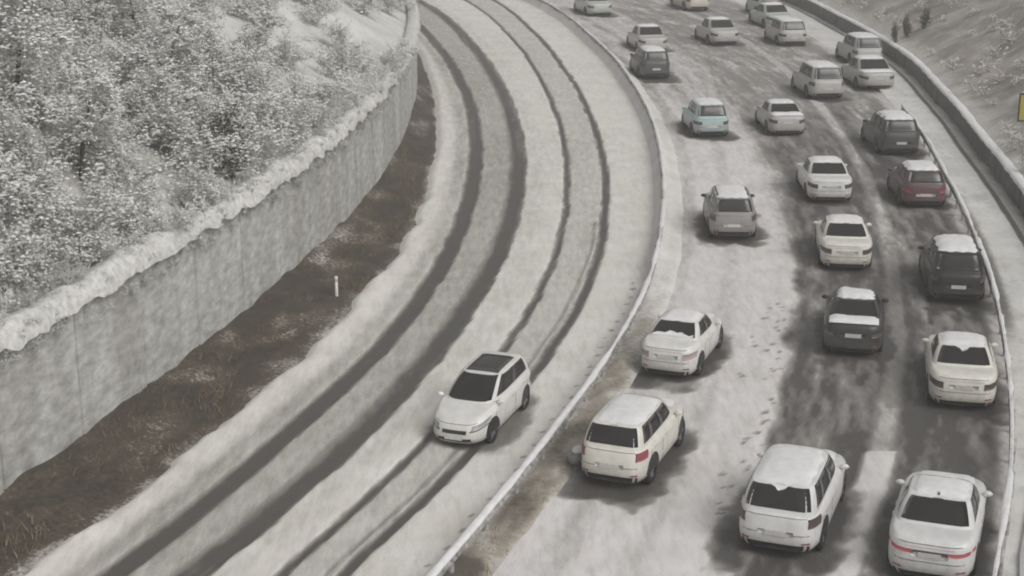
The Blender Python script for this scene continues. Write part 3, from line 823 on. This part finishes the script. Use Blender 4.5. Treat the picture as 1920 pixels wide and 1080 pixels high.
# ------------------------------------------------------------------ cars
def car(c):
    L, W, H, typ, lv = c['L'], c['W'], c['H'], c['typ'], c['lv']
    body = PAINT[c['col']]
    root = empty({'sedan': 'sedan', 'hatch': 'hatchback', 'suv': 'suv'}[typ], (c['x'], c['y'], 0.015), c['h'])
    tag(root, c['label'], 'car', c.get('group') or ('cars queuing uphill on the right carriageway' if not c.get('glassroof') else None))
    z0 = 0.24 if typ == 'suv' else 0.19
    hl = L / 2
    if typ == 'sedan':
        dk = [(-hl, .96), (-hl + .25, 1.02), (-hl + .75, 1.03), (0, .95), (.95, .94), (1.6, .86), (hl, .66)]
        xf0, xf1, xr0, xr1 = .20 * L, .05 * L, -.345 * L, -.19 * L
        nr = 6.0
    elif typ == 'hatch':
        dk = [(-hl, .98), (-hl + .3, 1.0), (0, .97), (.9, .97), (1.5, .90), (hl, .68)]
        xf0, xf1, xr0, xr1 = .235 * L, .055 * L, -.465 * L, -.385 * L
        nr = 5.4
    else:
        dk = [(-hl, 1.05), (-hl + .3, 1.07), (0, 1.06), (1.0, 1.06), (1.6, 1.0), (hl, .80)]
        xf0, xf1, xr0, xr1 = .225 * L, .085 * L, -.475 * L, -.41 * L
        nr = 6.0
    nf = 3.9
    if c.get('xf'): xf0, xf1 = c['xf'][0] * L, c['xf'][1] * L
    dx, dz = zip(*dk)
    deck = lambda x: float(np.interp(x, dx, dz))
    iw = lambda t: float(np.interp(t, [0, .12, .35, .6, .84, .94, 1], [.08, .02, .004, .012, .0, .035, .085]))
    if_ = lambda t: float(np.interp(t, [0, .2, .42, .7, .9, 1], [.12, .02, 0, .06, .15, .27]))
    ir = lambda t: float(np.interp(t, [0, .18, .42, .6, .85, .95, 1], [.10, .015, 0, .015, .045, .07, .13]))
    def ring_xy(af, ar, b, n1, n2):
        pts = []
        c2 = 2 ** (-1 / n2); c1 = 2 ** (-1 / n1)
        sv = [math.sin(a) for a in np.linspace(-math.pi / 2, math.pi / 2, 11)]
        for v in sv[:-1]: pts.append((-ar * (1 - abs(v * c2) ** n2) ** (1 / n2), v * c2 * b))            # rear, right to left
        for u in np.linspace(-c2, 0, 11)[:-1]: pts.append((u * ar, b * (1 - abs(u) ** n2) ** (1 / n2)))     # left side
        for u in np.linspace(0, c1, 11)[:-1]: pts.append((u * af, b * (1 - abs(u) ** n1) ** (1 / n1)))
        for v in sv[::-1][:-1]: pts.append((af * (1 - abs(v * c1) ** n1) ** (1 / n1), v * c1 * b))
        for u in np.linspace(c1, 0, 11)[:-1]: pts.append((u * af, -b * (1 - abs(u) ** n1) ** (1 / n1)))
        for u in np.linspace(0, -c2, 11)[:-1]: pts.append((u * ar, -b * (1 - abs(u) ** n2) ** (1 / n2)))
        return pts
    V, Fc = [], []
    def loft(rings, cap0, cap1):
        n = len(rings[0]); base = len(V)
        for r in rings: V.extend(r)
        for i in range(len(rings) - 1):
            for j in range(n):
                k = (j + 1) % n
                Fc.append((base + i * n + j, base + i * n + k, base + (i + 1) * n + k, base + (i + 1) * n + j))
        if cap0: Fc.append(tuple(base + j for j in range(n))[::-1])
        if cap1: Fc.append(tuple(base + (len(rings) - 1) * n + j for j in range(n)))
    rings = []
    for t in (0, .05, .12, .22, .35, .5, .62, .74, .84, .9, .95, .98, 1.0):
        r = ring_xy(hl - if_(t), hl - ir(t), W / 2 - iw(t), nf, nr)
        rings.append([(x, y, z0 + (deck(x) - z0) * t) for x, y in r])
    top = ring_xy(hl - if_(1), hl - ir(1), W / 2 - iw(1), nf, nr)
    for s in (.96, .85, .6, .3, .02):
        rings.append([(x * s, y * s, deck(x * s) + .045 * (1 - s * s)) for x, y in top])
    loft(rings, True, True)
    # greenhouse
    zr = H - .055
    b0, b1 = W / 2 - .10, W / 2 - (.29 if typ == 'sedan' else .25)
    gnf, gnr = 4.6, (7.0 if typ == 'sedan' else 8.0)
    fz = lambda s: 1 - (1 - s) ** 1.45
    def gpar(s):
        return xf0 + (xf1 - xf0) * s, xr0 + (xr1 - xr0) * s, b0 + (b1 - b0) * (s ** 1.25)
    def gz(x, s):
        return (deck(x) - .02) + (zr - deck(x) + .02) * fz(s)
    rings = []
    for s in (0, .1, .25, .4, .55, .7, .82, .92, 1.0):
        xf, xr, b = gpar(s); cx = (xf + xr) / 2; a = (xf - xr) / 2
        rings.append([(cx + x, y, gz(cx + x, s)) for x, y in ring_xy(a, a, b, gnf, gnr)])
    xf, xr, b = gpar(1.0); rcx = (xf + xr) / 2; ra = (xf - xr) / 2; rb = b
    rt = ring_xy(ra, ra, rb, gnf, gnr)
    roofz = lambda s: zr + .055 * (1 - s ** 2.4)
    for s in (.97, .92, .82, .62, .35, .03):
        rings.append([(rcx + x * s, y * s, roofz(s)) for x, y in rt])
    loft(rings, False, True)
    bo = mk('body', V, Fc, body, root)
    # surface patches -------------------------------------------------
    def patch(name, fn, us, vs, mat, off=.006, parent=root, smooth=True):
        P = np.array([[fn(u, v) for u in us] for v in vs], float)
        du = np.gradient(P, axis=1); dv = np.gradient(P, axis=0)
        n = np.cross(du, dv); n /= np.maximum(np.linalg.norm(n, axis=2, keepdims=True), 1e-9)
        ctr = P.reshape(-1, 3).mean(0); nm = n.reshape(-1, 3).mean(0)
        if np.dot(nm, ctr - np.array([0, 0, .6])) < 0: n = -n
        Q = P + n * off
        r_, c_ = Q.shape[:2]
        vv = Q.reshape(-1, 3).tolist(); back = (P - n * .004).reshape(-1, 3).tolist()
        ff = [(i * c_ + j, i * c_ + j + 1, (i + 1) * c_ + j + 1, (i + 1) * c_ + j) for i in range(r_ - 1) for j in range(c_ - 1)]
        N = r_ * c_
        edge = [j for j in range(c_)] + [i * c_ + c_ - 1 for i in range(1, r_)] + [(r_ - 1) * c_ + j for j in range(c_ - 2, -1, -1)] + [i * c_ for i in range(r_ - 2, 0, -1)]
        ff += [(edge[q], edge[(q + 1) % len(edge)], N + edge[(q + 1) % len(edge)], N + edge[q]) for q in range(len(edge))]
        return mk(name, vv + back, ff, mat, parent, smooth)
    def g_end(sgn):
        n = gnf if sgn > 0 else gnr
        def fn(v, s):
            xf, xr, b = gpar(s); cx = (xf + xr) / 2; a = (xf - xr) / 2
            x = cx + sgn * a * (1 - abs(v) ** n) ** (1 / n)
            return (x, v * b, gz(x, s))
        return fn
    def g_side(sgn):
        def fn(u, s):
            xf, xr, b = gpar(s); cx = (xf + xr) / 2; a = (xf - xr) / 2
            n = gnf if u > 0 else gnr
            x = cx + u * a
            return (x, sgn * b * (1 - abs(u) ** n) ** (1 / n), gz(x, s))
        return fn
    def t_end(sgn):
        n = nf if sgn > 0 else nr
        ins = if_ if sgn > 0 else ir
        def fn(v, t):
            a = hl - ins(t); b = W / 2 - iw(t)
            x = sgn * a * (1 - abs(v) ** n) ** (1 / n)
            return (x, v * b, z0 + (deck(x) - z0) * t)
        return fn
    def t_side(sgn):
        def fn(x, z):
            t = min(1.0, max(0.0, (z - z0) / (deck(x) - z0)))
            a = hl - (if_(t) if x > 0 else ir(t)); b = W / 2 - iw(t); n = nf if x > 0 else nr
            return (x, sgn * b * max(0, 1 - abs(x / a) ** n) ** (1 / n), z)
        return fn
    lin = np.linspace
    ws = patch('windshield', g_end(1), lin(-.84, .84, 11), lin(.10, .93, 8), M['glass'])
    rear_s0 = .14 if typ == 'sedan' else .12
    rg = patch('rear_window', g_end(-1), lin(-.87, .87, 11), lin(rear_s0, .93 if typ == 'sedan' else .88, 8), M['glass'])
    for sg in (1, -1):
        if typ == 'suv': wins = ((-.78, -.50), (-.45, .10), (.14, .74))
        elif typ == 'hatch': wins = ((-.72, -.02), (.03, .74))
        else: wins = ((-.66, -.02), (.03, .72))
        patch('window_surround', g_side(sg), lin(wins[0][0] - .02, wins[-1][1] + .02, 12), lin(.13, .885, 5), M['trim'], .003)
        for a, b in wins:
            patch('side_window', g_side(sg), lin(a, b, 6), lin(.16, .86, 5), M['glass'])
    if c.get('glassroof'):
        def roof(u, v):
            n = gnf if u > 0 else gnr
            s = max(abs(u), abs(v))
            return (rcx + u * ra, v * rb, zr + .055 * (1 - (max(abs(u) ** 2.4, abs(v) ** 2.4))) )
        patch('glass_roof', roof, lin(-.55, .88, 7), lin(-.80, .80, 7), M['glass'], .012)
    # lamps, bumpers, plates
    tl = M[c.get('tail', 'tail')]
    for sg in (1, -1):
        if typ == 'suv':
            patch('tail_lamp', t_end(-1), [sg * q for q in lin(.74, .955, 5)], lin(.68, .92, 4), tl, .012)
        elif c.get('strip'):
            patch('tail_lamp', t_end(-1), [sg * q for q in lin(.40, .955, 6)], lin(.69, .785, 4), tl, .012)
        else:
            patch('tail_lamp', t_end(-1), [sg * q for q in lin(.58, .955, 5)], lin(.60, .80, 4), tl, .012)
        hlp = patch('headlamp', t_end(1), [sg * q for q in lin(.55, .93, 6)], lin(.66, .84, 4), M['head'], .01)
        if lv > 1:
            patch('lamp_bezel', t_end(1), [sg * q for q in lin(.50, .95, 6)], lin(.62, .665, 3), M['trim'], .008)
    if c.get('strip'):
        patch('lamp_strip', t_end(-1), lin(-.39, .39, 5), lin(.69, .78, 3), M['tail_dark'], .010)
    patch('grille', t_end(1), lin(-.40, .40, 7), lin(.54, .70, 3), M['trim'], .008)
    patch('front_intake', t_end(1), lin(-.55, .55, 7), lin(.16, .32, 3), M['trim'], .007)
    patch('rear_valance', t_end(-1), lin(-.80, .80, 9), lin(.02, .15 if typ == 'sedan' else .2, 3), M['trim'], .007)
    def plate(sgn, t):
        x, _, z = t_end(sgn)(0, t)
        x += sgn * .012
        hv, hh = .055, .23
        v = [(x + sx * .012, sy * hh, z + sz * hv) for sx in (-1, 1) for sy in (-1, 1) for sz in (-1, 1)]
        f = [(0, 1, 3, 2), (4, 6, 7, 5), (0, 4, 5, 1), (2, 3, 7, 6), (0, 2, 6, 4), (1, 5, 7, 3)]
        mk('number_plate', v, f, M['plate'], root, False)
    plate(-1, .66 if typ == 'sedan' else .5); plate(1, .38)
    if lv > 1:
        patch('bumper_seam', t_end(-1), lin(-.9, .9, 13), lin(.475, .49, 2), M['seam'], .003)
        patch('boot_seam', t_end(-1), lin(-.74, .74, 9), lin(.925, .94, 2), M['seam'], .003)
        patch('high_brake_lamp', g_end(-1), lin(-.16, .16, 4), lin(.945, .965, 2), M['tail_dark'], .006)
        patch('plate_recess', t_end(-1), lin(-.42, .42, 7), lin(.60, .735, 3) if typ == 'sedan' else lin(.44, .57, 3), M['seam'] if c['col'] in ('black', 'charcoal', 'dark') else PAINT['silver'], .004)
        patch('bonnet_seam', t_end(1), lin(-.7, .7, 9), lin(.885, .90, 2), M['seam'], .003)
        if typ != 'sedan':
            ge = g_end(-1)
            patch('rear_wiper', lambda u, w: ge(u, .15 + .25 * (.45 - u) + w), lin(-.05, .45, 6), (0, .03), M['trim'], .016)
        else:
            patch('boot_crease', t_end(-1), lin(-.55, .55, 9), lin(.845, .86, 2), M['seam'] if c['col'] in ('charcoal',) else PAINT['silver'], .003)
        for sg in (1, -1):
            patch('reflector', t_end(-1), [sg * q for q in lin(.62, .80, 3)], lin(.24, .28, 2), M['tail'], .008)
        for sg in (1, -1):
            for xx in (xf0 - .12, (xf0 + xr0) / 2 + .02, xr0 + .62):
                patch('door_seam', t_side(sg), (xx - .007, xx + .007), lin(z0 + .1, deck(xx) - .03, 6), M['seam'], .003)
            for xx in ((xf0 + xr0) / 2 + .14, xr0 + .80):
                patch('door_handle', t_side(sg), lin(xx, xx + .17, 3), lin(deck(xx) - .16, deck(xx) - .13, 2), body, .022)
            patch('sill', t_side(sg), lin(-.95, .95, 8), lin(z0 + .01, z0 + .085, 3), M['trim'], .006)
    # mirrors
    for sg in (1, -1):
        v, f = [], []
        mx, my, mz = xf0 - .30, sg * (W / 2 + .025), deck(xf0 - .30) + .045
        for i, ph in enumerate(np.linspace(-1, 1, 5)):
            rr = math.sqrt(max(0.02, 1 - ph * ph * .97))
            for th in np.linspace(0, 2 * math.pi, 9)[:-1]:
                v.append((mx + math.cos(th) * .075 * rr, my + ph * .11, mz + math.sin(th) * .07 * rr))
        for i in range(4):
            for j in range(8): f.append((i * 8 + j, i * 8 + (j + 1) % 8, (i + 1) * 8 + (j + 1) % 8, (i + 1) * 8 + j))
        f += [tuple(range(8))[::-1], tuple(range(32, 40))]
        mk('mirror', v, f, M['trim'] if c['col'] in ('black', 'charcoal', 'dark', 'grey') else body, root)
    # wheels in their arches
    wr = .36 if typ == 'suv' else .325
    wb = L * .295
    for xx in (wb, -wb):
        for sg in (1, -1):
            ts = t_side(sg)
            arch = lambda r, a, xx=xx, ts=ts: ts(xx + math.cos(a) * r, max(z0 + .004, wr + math.sin(a) * r))
            patch('wheel_arch', arch, lin(.02, wr + .065, 5), lin(-.5, math.pi + .5, 17), M['trim'], .005)
            yo = sg * (abs(ts(xx, wr)[1]) + .010); yi = yo - sg * .21
            v, f = [], []
            n = 20
            for rr, yy in ((wr * .62, yo - sg * .02), (wr * .66, yo), (wr * .93, yo), (wr, yo - sg * .03), (wr, yi), (wr * .5, yi)):
                for a in np.linspace(0, 2 * math.pi, n + 1)[:-1]: v.append((xx + math.cos(a) * rr, yy, wr + math.sin(a) * rr))
            for i in range(5):
                for j in range(n): f.append((i * n + j, i * n + (j + 1) % n, (i + 1) * n + (j + 1) % n, (i + 1) * n + j))
            wh = mk('wheel', v, f, M['tyre'], root)
            v, f = [(xx, yo - sg * .01, wr)], []
            for k in range(10):
                a = k * math.pi / 5
                v.append((xx + math.cos(a) * wr * .64, yo - sg * (.012 if k % 2 == 0 else .05), wr + math.sin(a) * wr * .64))
            for k in range(10): f.append((0, 1 + k, 1 + (k + 1) % 10))
            mk('rim', v, f, M['rim'], wh, False)
    # roof rails / fin
    if c.get('rails'):
        for sg in (1, -1):
            v, f = [], []
            us = lin(-.75, .72, 8)
            for u in us:
                for ey, ez in ((-.018, 0), (-.018, .05), (.018, .05), (.018, 0)):
                    v.append((rcx + u * ra, sg * rb * .86 + ey, roofz(.86) - .005 + ez * (1 if abs(u) < .72 else .3)))
            for i in range(7):
                for j in range(4): f.append((i * 4 + j, i * 4 + (j + 1) % 4, i * 4 + 4 + (j + 1) % 4, i * 4 + 4 + j))
            f += [(0, 1, 2, 3), (28, 29, 30, 31)]
            mk('roof_rail', v, f, M['trim'], root, False)
    if c.get('fin'):
        x0 = rcx - ra * .72; zz = roofz(.7)
        v = [(x0 - .1, -.02, zz), (x0 - .1, .02, zz), (x0 + .12, .02, zz), (x0 + .12, -.02, zz), (x0 - .09, 0, zz + .08)]
        mk('antenna_fin', v, [(0, 1, 4), (1, 2, 4), (2, 3, 4), (3, 0, 4), (0, 3, 2, 1)], M['trim'], root, False)
    # snow lying on the car
    sd = int(abs(c['x'] * 37 + c['y'] * 11))
    def slab(name, fx, us, vs, th):
        """uneven sheet of snow: fx(u,v) gives the surface below it"""
        P = np.array([[fx(u, v) for u in us] for v in vs], float)
        r_, c_ = P.shape[:2]
        U, Vv = np.meshgrid(np.linspace(-1, 1, c_), np.linspace(-1, 1, r_))
        ed = np.clip((1 - np.maximum(np.abs(U), np.abs(Vv))) * 5, 0, 1) ** .6
        hgt = th * ed * (.55 + .9 * fbm(P[:, :, 0] * 2.2 + sd, P[:, :, 1] * 2.2, sd, 3)) - .004
        P[:, :, 2] += hgt
        o = link(name, grid_mesh(name, P), M['snow'], root)
        return o
    if not c.get('nosnow'):
        def rs(u, v):
            w = 1.0 + .05 * math.sin(u * 9 + sd) + .04 * math.sin(v * 11 + sd)
            # map square to the rounded roof outline
            k = .93 * w
            n = gnf if u > 0 else gnr
            m = max(abs(u), abs(v), 1e-6)
            rr = (abs(u) ** n + abs(v) ** n) ** (1 / n)
            uu, vv = (u * m / rr, v * m / rr) if rr > 0 else (0, 0)
            s = min(1, m * k)
            return (rcx + uu * ra * k, vv * rb * k, roofz(s))
        q = lin(-1, 1, 15)
        slab('roof_snow', rs, q, q, .09 if c['col'] in ('black', 'dark', 'charcoal', 'red') else .055)
    if c.get('tsnow') and typ == 'sedan':
        x1, x0_ = xr0 + .02, -hl + .17
        slab('boot_snow', lambda u, v: (x0_ + (x1 - x0_) * (u + 1) / 2, v * (W / 2 - .17), deck(x0_ + (x1 - x0_) * (u + 1) / 2) + .035), lin(-1, 1, 8), lin(-1, 1, 12), .08)
    if not c.get('nosnow'):
        slab('bonnet_snow', lambda u, v: (xf0 + .05 + (hl - .5 - xf0) * (u + 1) / 2, v * (W / 2 - .26) * (1 - .12 * (u + 1) / 2), deck(xf0 + .05 + (hl - .5 - xf0) * (u + 1) / 2) + .03), lin(-1, 1, 8), lin(-1, 1, 10), .05)
    fr = g_end(-1)
    if c.get('rsnow') == 'notch':
        patch('window_snow', lambda u, w: fr(u, .935 - (.03 + .24 * (.5 + .5 * math.cos(u / .36 * math.pi)) ** 1.3 + .02 * math.sin(u * 31)) * w), lin(-.36, .36, 17), lin(0, 1, 4), M['snow'], .022)
    if c.get('rsnow') == 'band':
        patch('window_snow', lambda u, w: fr(u, .13 + w * (.10 + .13 * (.5 + .5 * math.cos(u / .82 * math.pi)) + .05 * math.sin(u * 13))), lin(-.82, .82, 11), lin(0, 1, 4), M['snow'], .02)
    return root

for k, c in CARS.items():
    car(c)

# ------------------------------------------------------------------ small things
def box(v, f, c, h, rz=0):
    i = len(v); cs, sn = math.cos(rz), math.sin(rz)
    for sx in (-1, 1):
        for sy in (-1, 1):
            for sz in (-1, 1):
                x, y = sx * h[0], sy * h[1]
                v.append((c[0] + x * cs - y * sn, c[1] + x * sn + y * cs, c[2] + sz * h[2]))
    f += [tuple(i + q for q in t) for t in ((0, 1, 3, 2), (4, 6, 7, 5), (0, 4, 5, 1), (2, 3, 7, 6), (0, 2, 6, 4), (1, 5, 7, 3))]

M['yellow'] = plain('sign_yellow', (0.46, 0.40, 0.07), 0.5)
M['blackpaint'] = plain('sign_black', (0.03, 0.03, 0.03), 0.5)
M['whitepost'] = plain('marker_white', (0.75, 0.74, 0.72), 0.5)
M['canvas'] = noisy('sand_bag_canvas', (0.20, 0.195, 0.18), (0.36, 0.35, 0.33), 10, 0.9)

def cyl(v, f, c, r, z0, z1, n=10):
    i = len(v)
    for zz in (z0, z1):
        for a in np.linspace(0, 2 * math.pi, n + 1)[:-1]: v.append((c[0] + math.cos(a) * r, c[1] + math.sin(a) * r, zz))
    for j in range(n): f.append((i + j, i + (j + 1) % n, i + n + (j + 1) % n, i + n + j))
    f.append(tuple(i + n + j for j in range(n)))

# yellow sign on the bank at the right edge
sx, sy = 21.55, 66.2
sz = float(bank_z(np.array(sx - float(XC('low', sy)) - .28), np.array(sx), np.array(sy)))
sg = empty('road_sign', (sx, sy, sz))
v, f = [], []; cyl(v, f, (0, 0), .04, -.3, 2.95); mk('post', v, f, M['galv'], sg)
v, f = [], []; box(v, f, (0, -.06, 2.36), (.42, .012, .60)); pl = mk('board', v, f, M['yellow'], sg, False)
v, f = [], []
for a, b, hx, hz in ((-.385, 2.36, .035, .60), (.385, 2.36, .035, .60), (0, 1.795, .35, .035), (0, 2.925, .35, .035)): box(v, f, (a, -.076, b), (hx, .003, hz))
mk('border', v, f, M['blackpaint'], pl, False)
tag(sg, 'yellow road sign with dark border at the right edge above the low wall', 'sign')
dd = 0.5
place('dry_shrub', P_BROWN[0], (sx - .25, sy - 1.3, sz - .1), 1.0, 1.0, 'tan dry shrub directly below the yellow road sign', 'shrub', None)

# low kerb leaving the right edge of the road at the bottom corner
v, f = [], []
kp = [Vector((10.35, 29.2, 0)), Vector((10.9, 31.0, 0)), Vector((11.9, 33.6, 0)), Vector((13.2, 36.6, 0)), Vector((15.0, 40.0, 0))]
for i, p in enumerate(kp):
    t_ = (kp[min(i + 1, 4)] - kp[max(i - 1, 0)]).normalized(); n_ = Vector((t_.y, -t_.x, 0))
    for o_, z_ in ((-.09, -.1), (-.08, .17), (0, .21), (.08, .17), (.09, -.1)): v.append(p + n_ * o_ + Vector((0, 0, z_)))
for i in range(4):
    for j in range(4): f.append((i * 5 + j, i * 5 + j + 1, i * 5 + j + 6, i * 5 + j + 5))
tag(mk('kerb', v, f, M['snow'], smooth=False), kind='structure')

# dark evergreen just behind the wall top
y_, d_ = 50.0, 1.0
x_ = float(XC('wall', y_)) - .36 - d_
place('evergreen_shrub', P_DARK[0], (x_, y_, float(hill_left_z(np.array(d_), np.array(x_), np.array(y_)))), 1.5, .4, 'dark snow free evergreen shrub just behind the snowy top of the wall', 'shrub', None)

# white marker post on the verge
mp = empty('marker_post', (-5.75, 50.2, 0.12))
v, f = [], []; cyl(v, f, (0, 0), .05, -.1, .62, 12); mk('shaft', v, f, M['whitepost'], mp)
v, f = [], []; cyl(v, f, (0, 0), .054, .44, .54, 12); mk('band', v, f, M['galv'], mp)
tag(mp, 'small white marker post on the brown verge below the wall', 'post')

# sandbag on the median beside the near SUV
def blob(v, f, c, h, seed):
    i = len(v); n, m = 12, 7
    for a in range(m):
        ph = -math.pi / 2 + math.pi * a / (m - 1)
        for b in range(n):
            th = 2 * math.pi * b / n
            k = 1 + .14 * (float(vnoise(a * .9, b * .9, seed)) - .5)
            v.append((c[0] + h[0] * k * abs(math.cos(ph)) ** .7 * math.cos(th), c[1] + h[1] * k * abs(math.cos(ph)) ** .7 * math.sin(th), c[2] + h[2] * k * math.sin(ph)))
    for a in range(m - 1):
        for b in range(n): f.append((i + a * n + b, i + a * n + (b + 1) % n, i + (a + 1) * n + (b + 1) % n, i + (a + 1) * n + b))
bagroot = empty('sandbag', (1.62, 36.1, 0.16), 1.2)
v, f = [], []; blob(v, f, (0, 0, .15), (.42, .27, .17), 3); mk('sack', v, f, M['canvas'], bagroot)
v, f = [], []; blob(v, f, (.02, 0, .31), (.26, .17, .05), 6); mk('snow_cap', v, f, M['snow'], bagroot)
tag(bagroot, 'grey sandbag capped with snow on the median beside the warm white SUV', 'sandbag')

# ------------------------------------------------------------------ falling-snow haze
v, f = [], []
box(v, f, (0, 0, 20.0), (350, 350, 22.0))
hz = mk('haze', v, f, None, smooth=False)
mh = bpy.data.materials.new('haze'); mh.use_nodes = True
nt = mh.node_tree
nt.nodes.remove(nt.nodes["Principled BSDF"])
pv = nt.nodes.new("ShaderNodeVolumePrincipled")
pv.inputs["Color"].default_value = (0.93, 0.93, 0.92, 1)
pv.inputs["Density"].default_value = 0.0017
pv.inputs["Anisotropy"].default_value = 0.2
nt.links.new(pv.outputs[0], nt.nodes["Material Output"].inputs["Volume"])
hz.data.materials.append(mh)
tag(hz, 'thin grey snow haze hanging over the whole road', 'haze', kind='stuff')
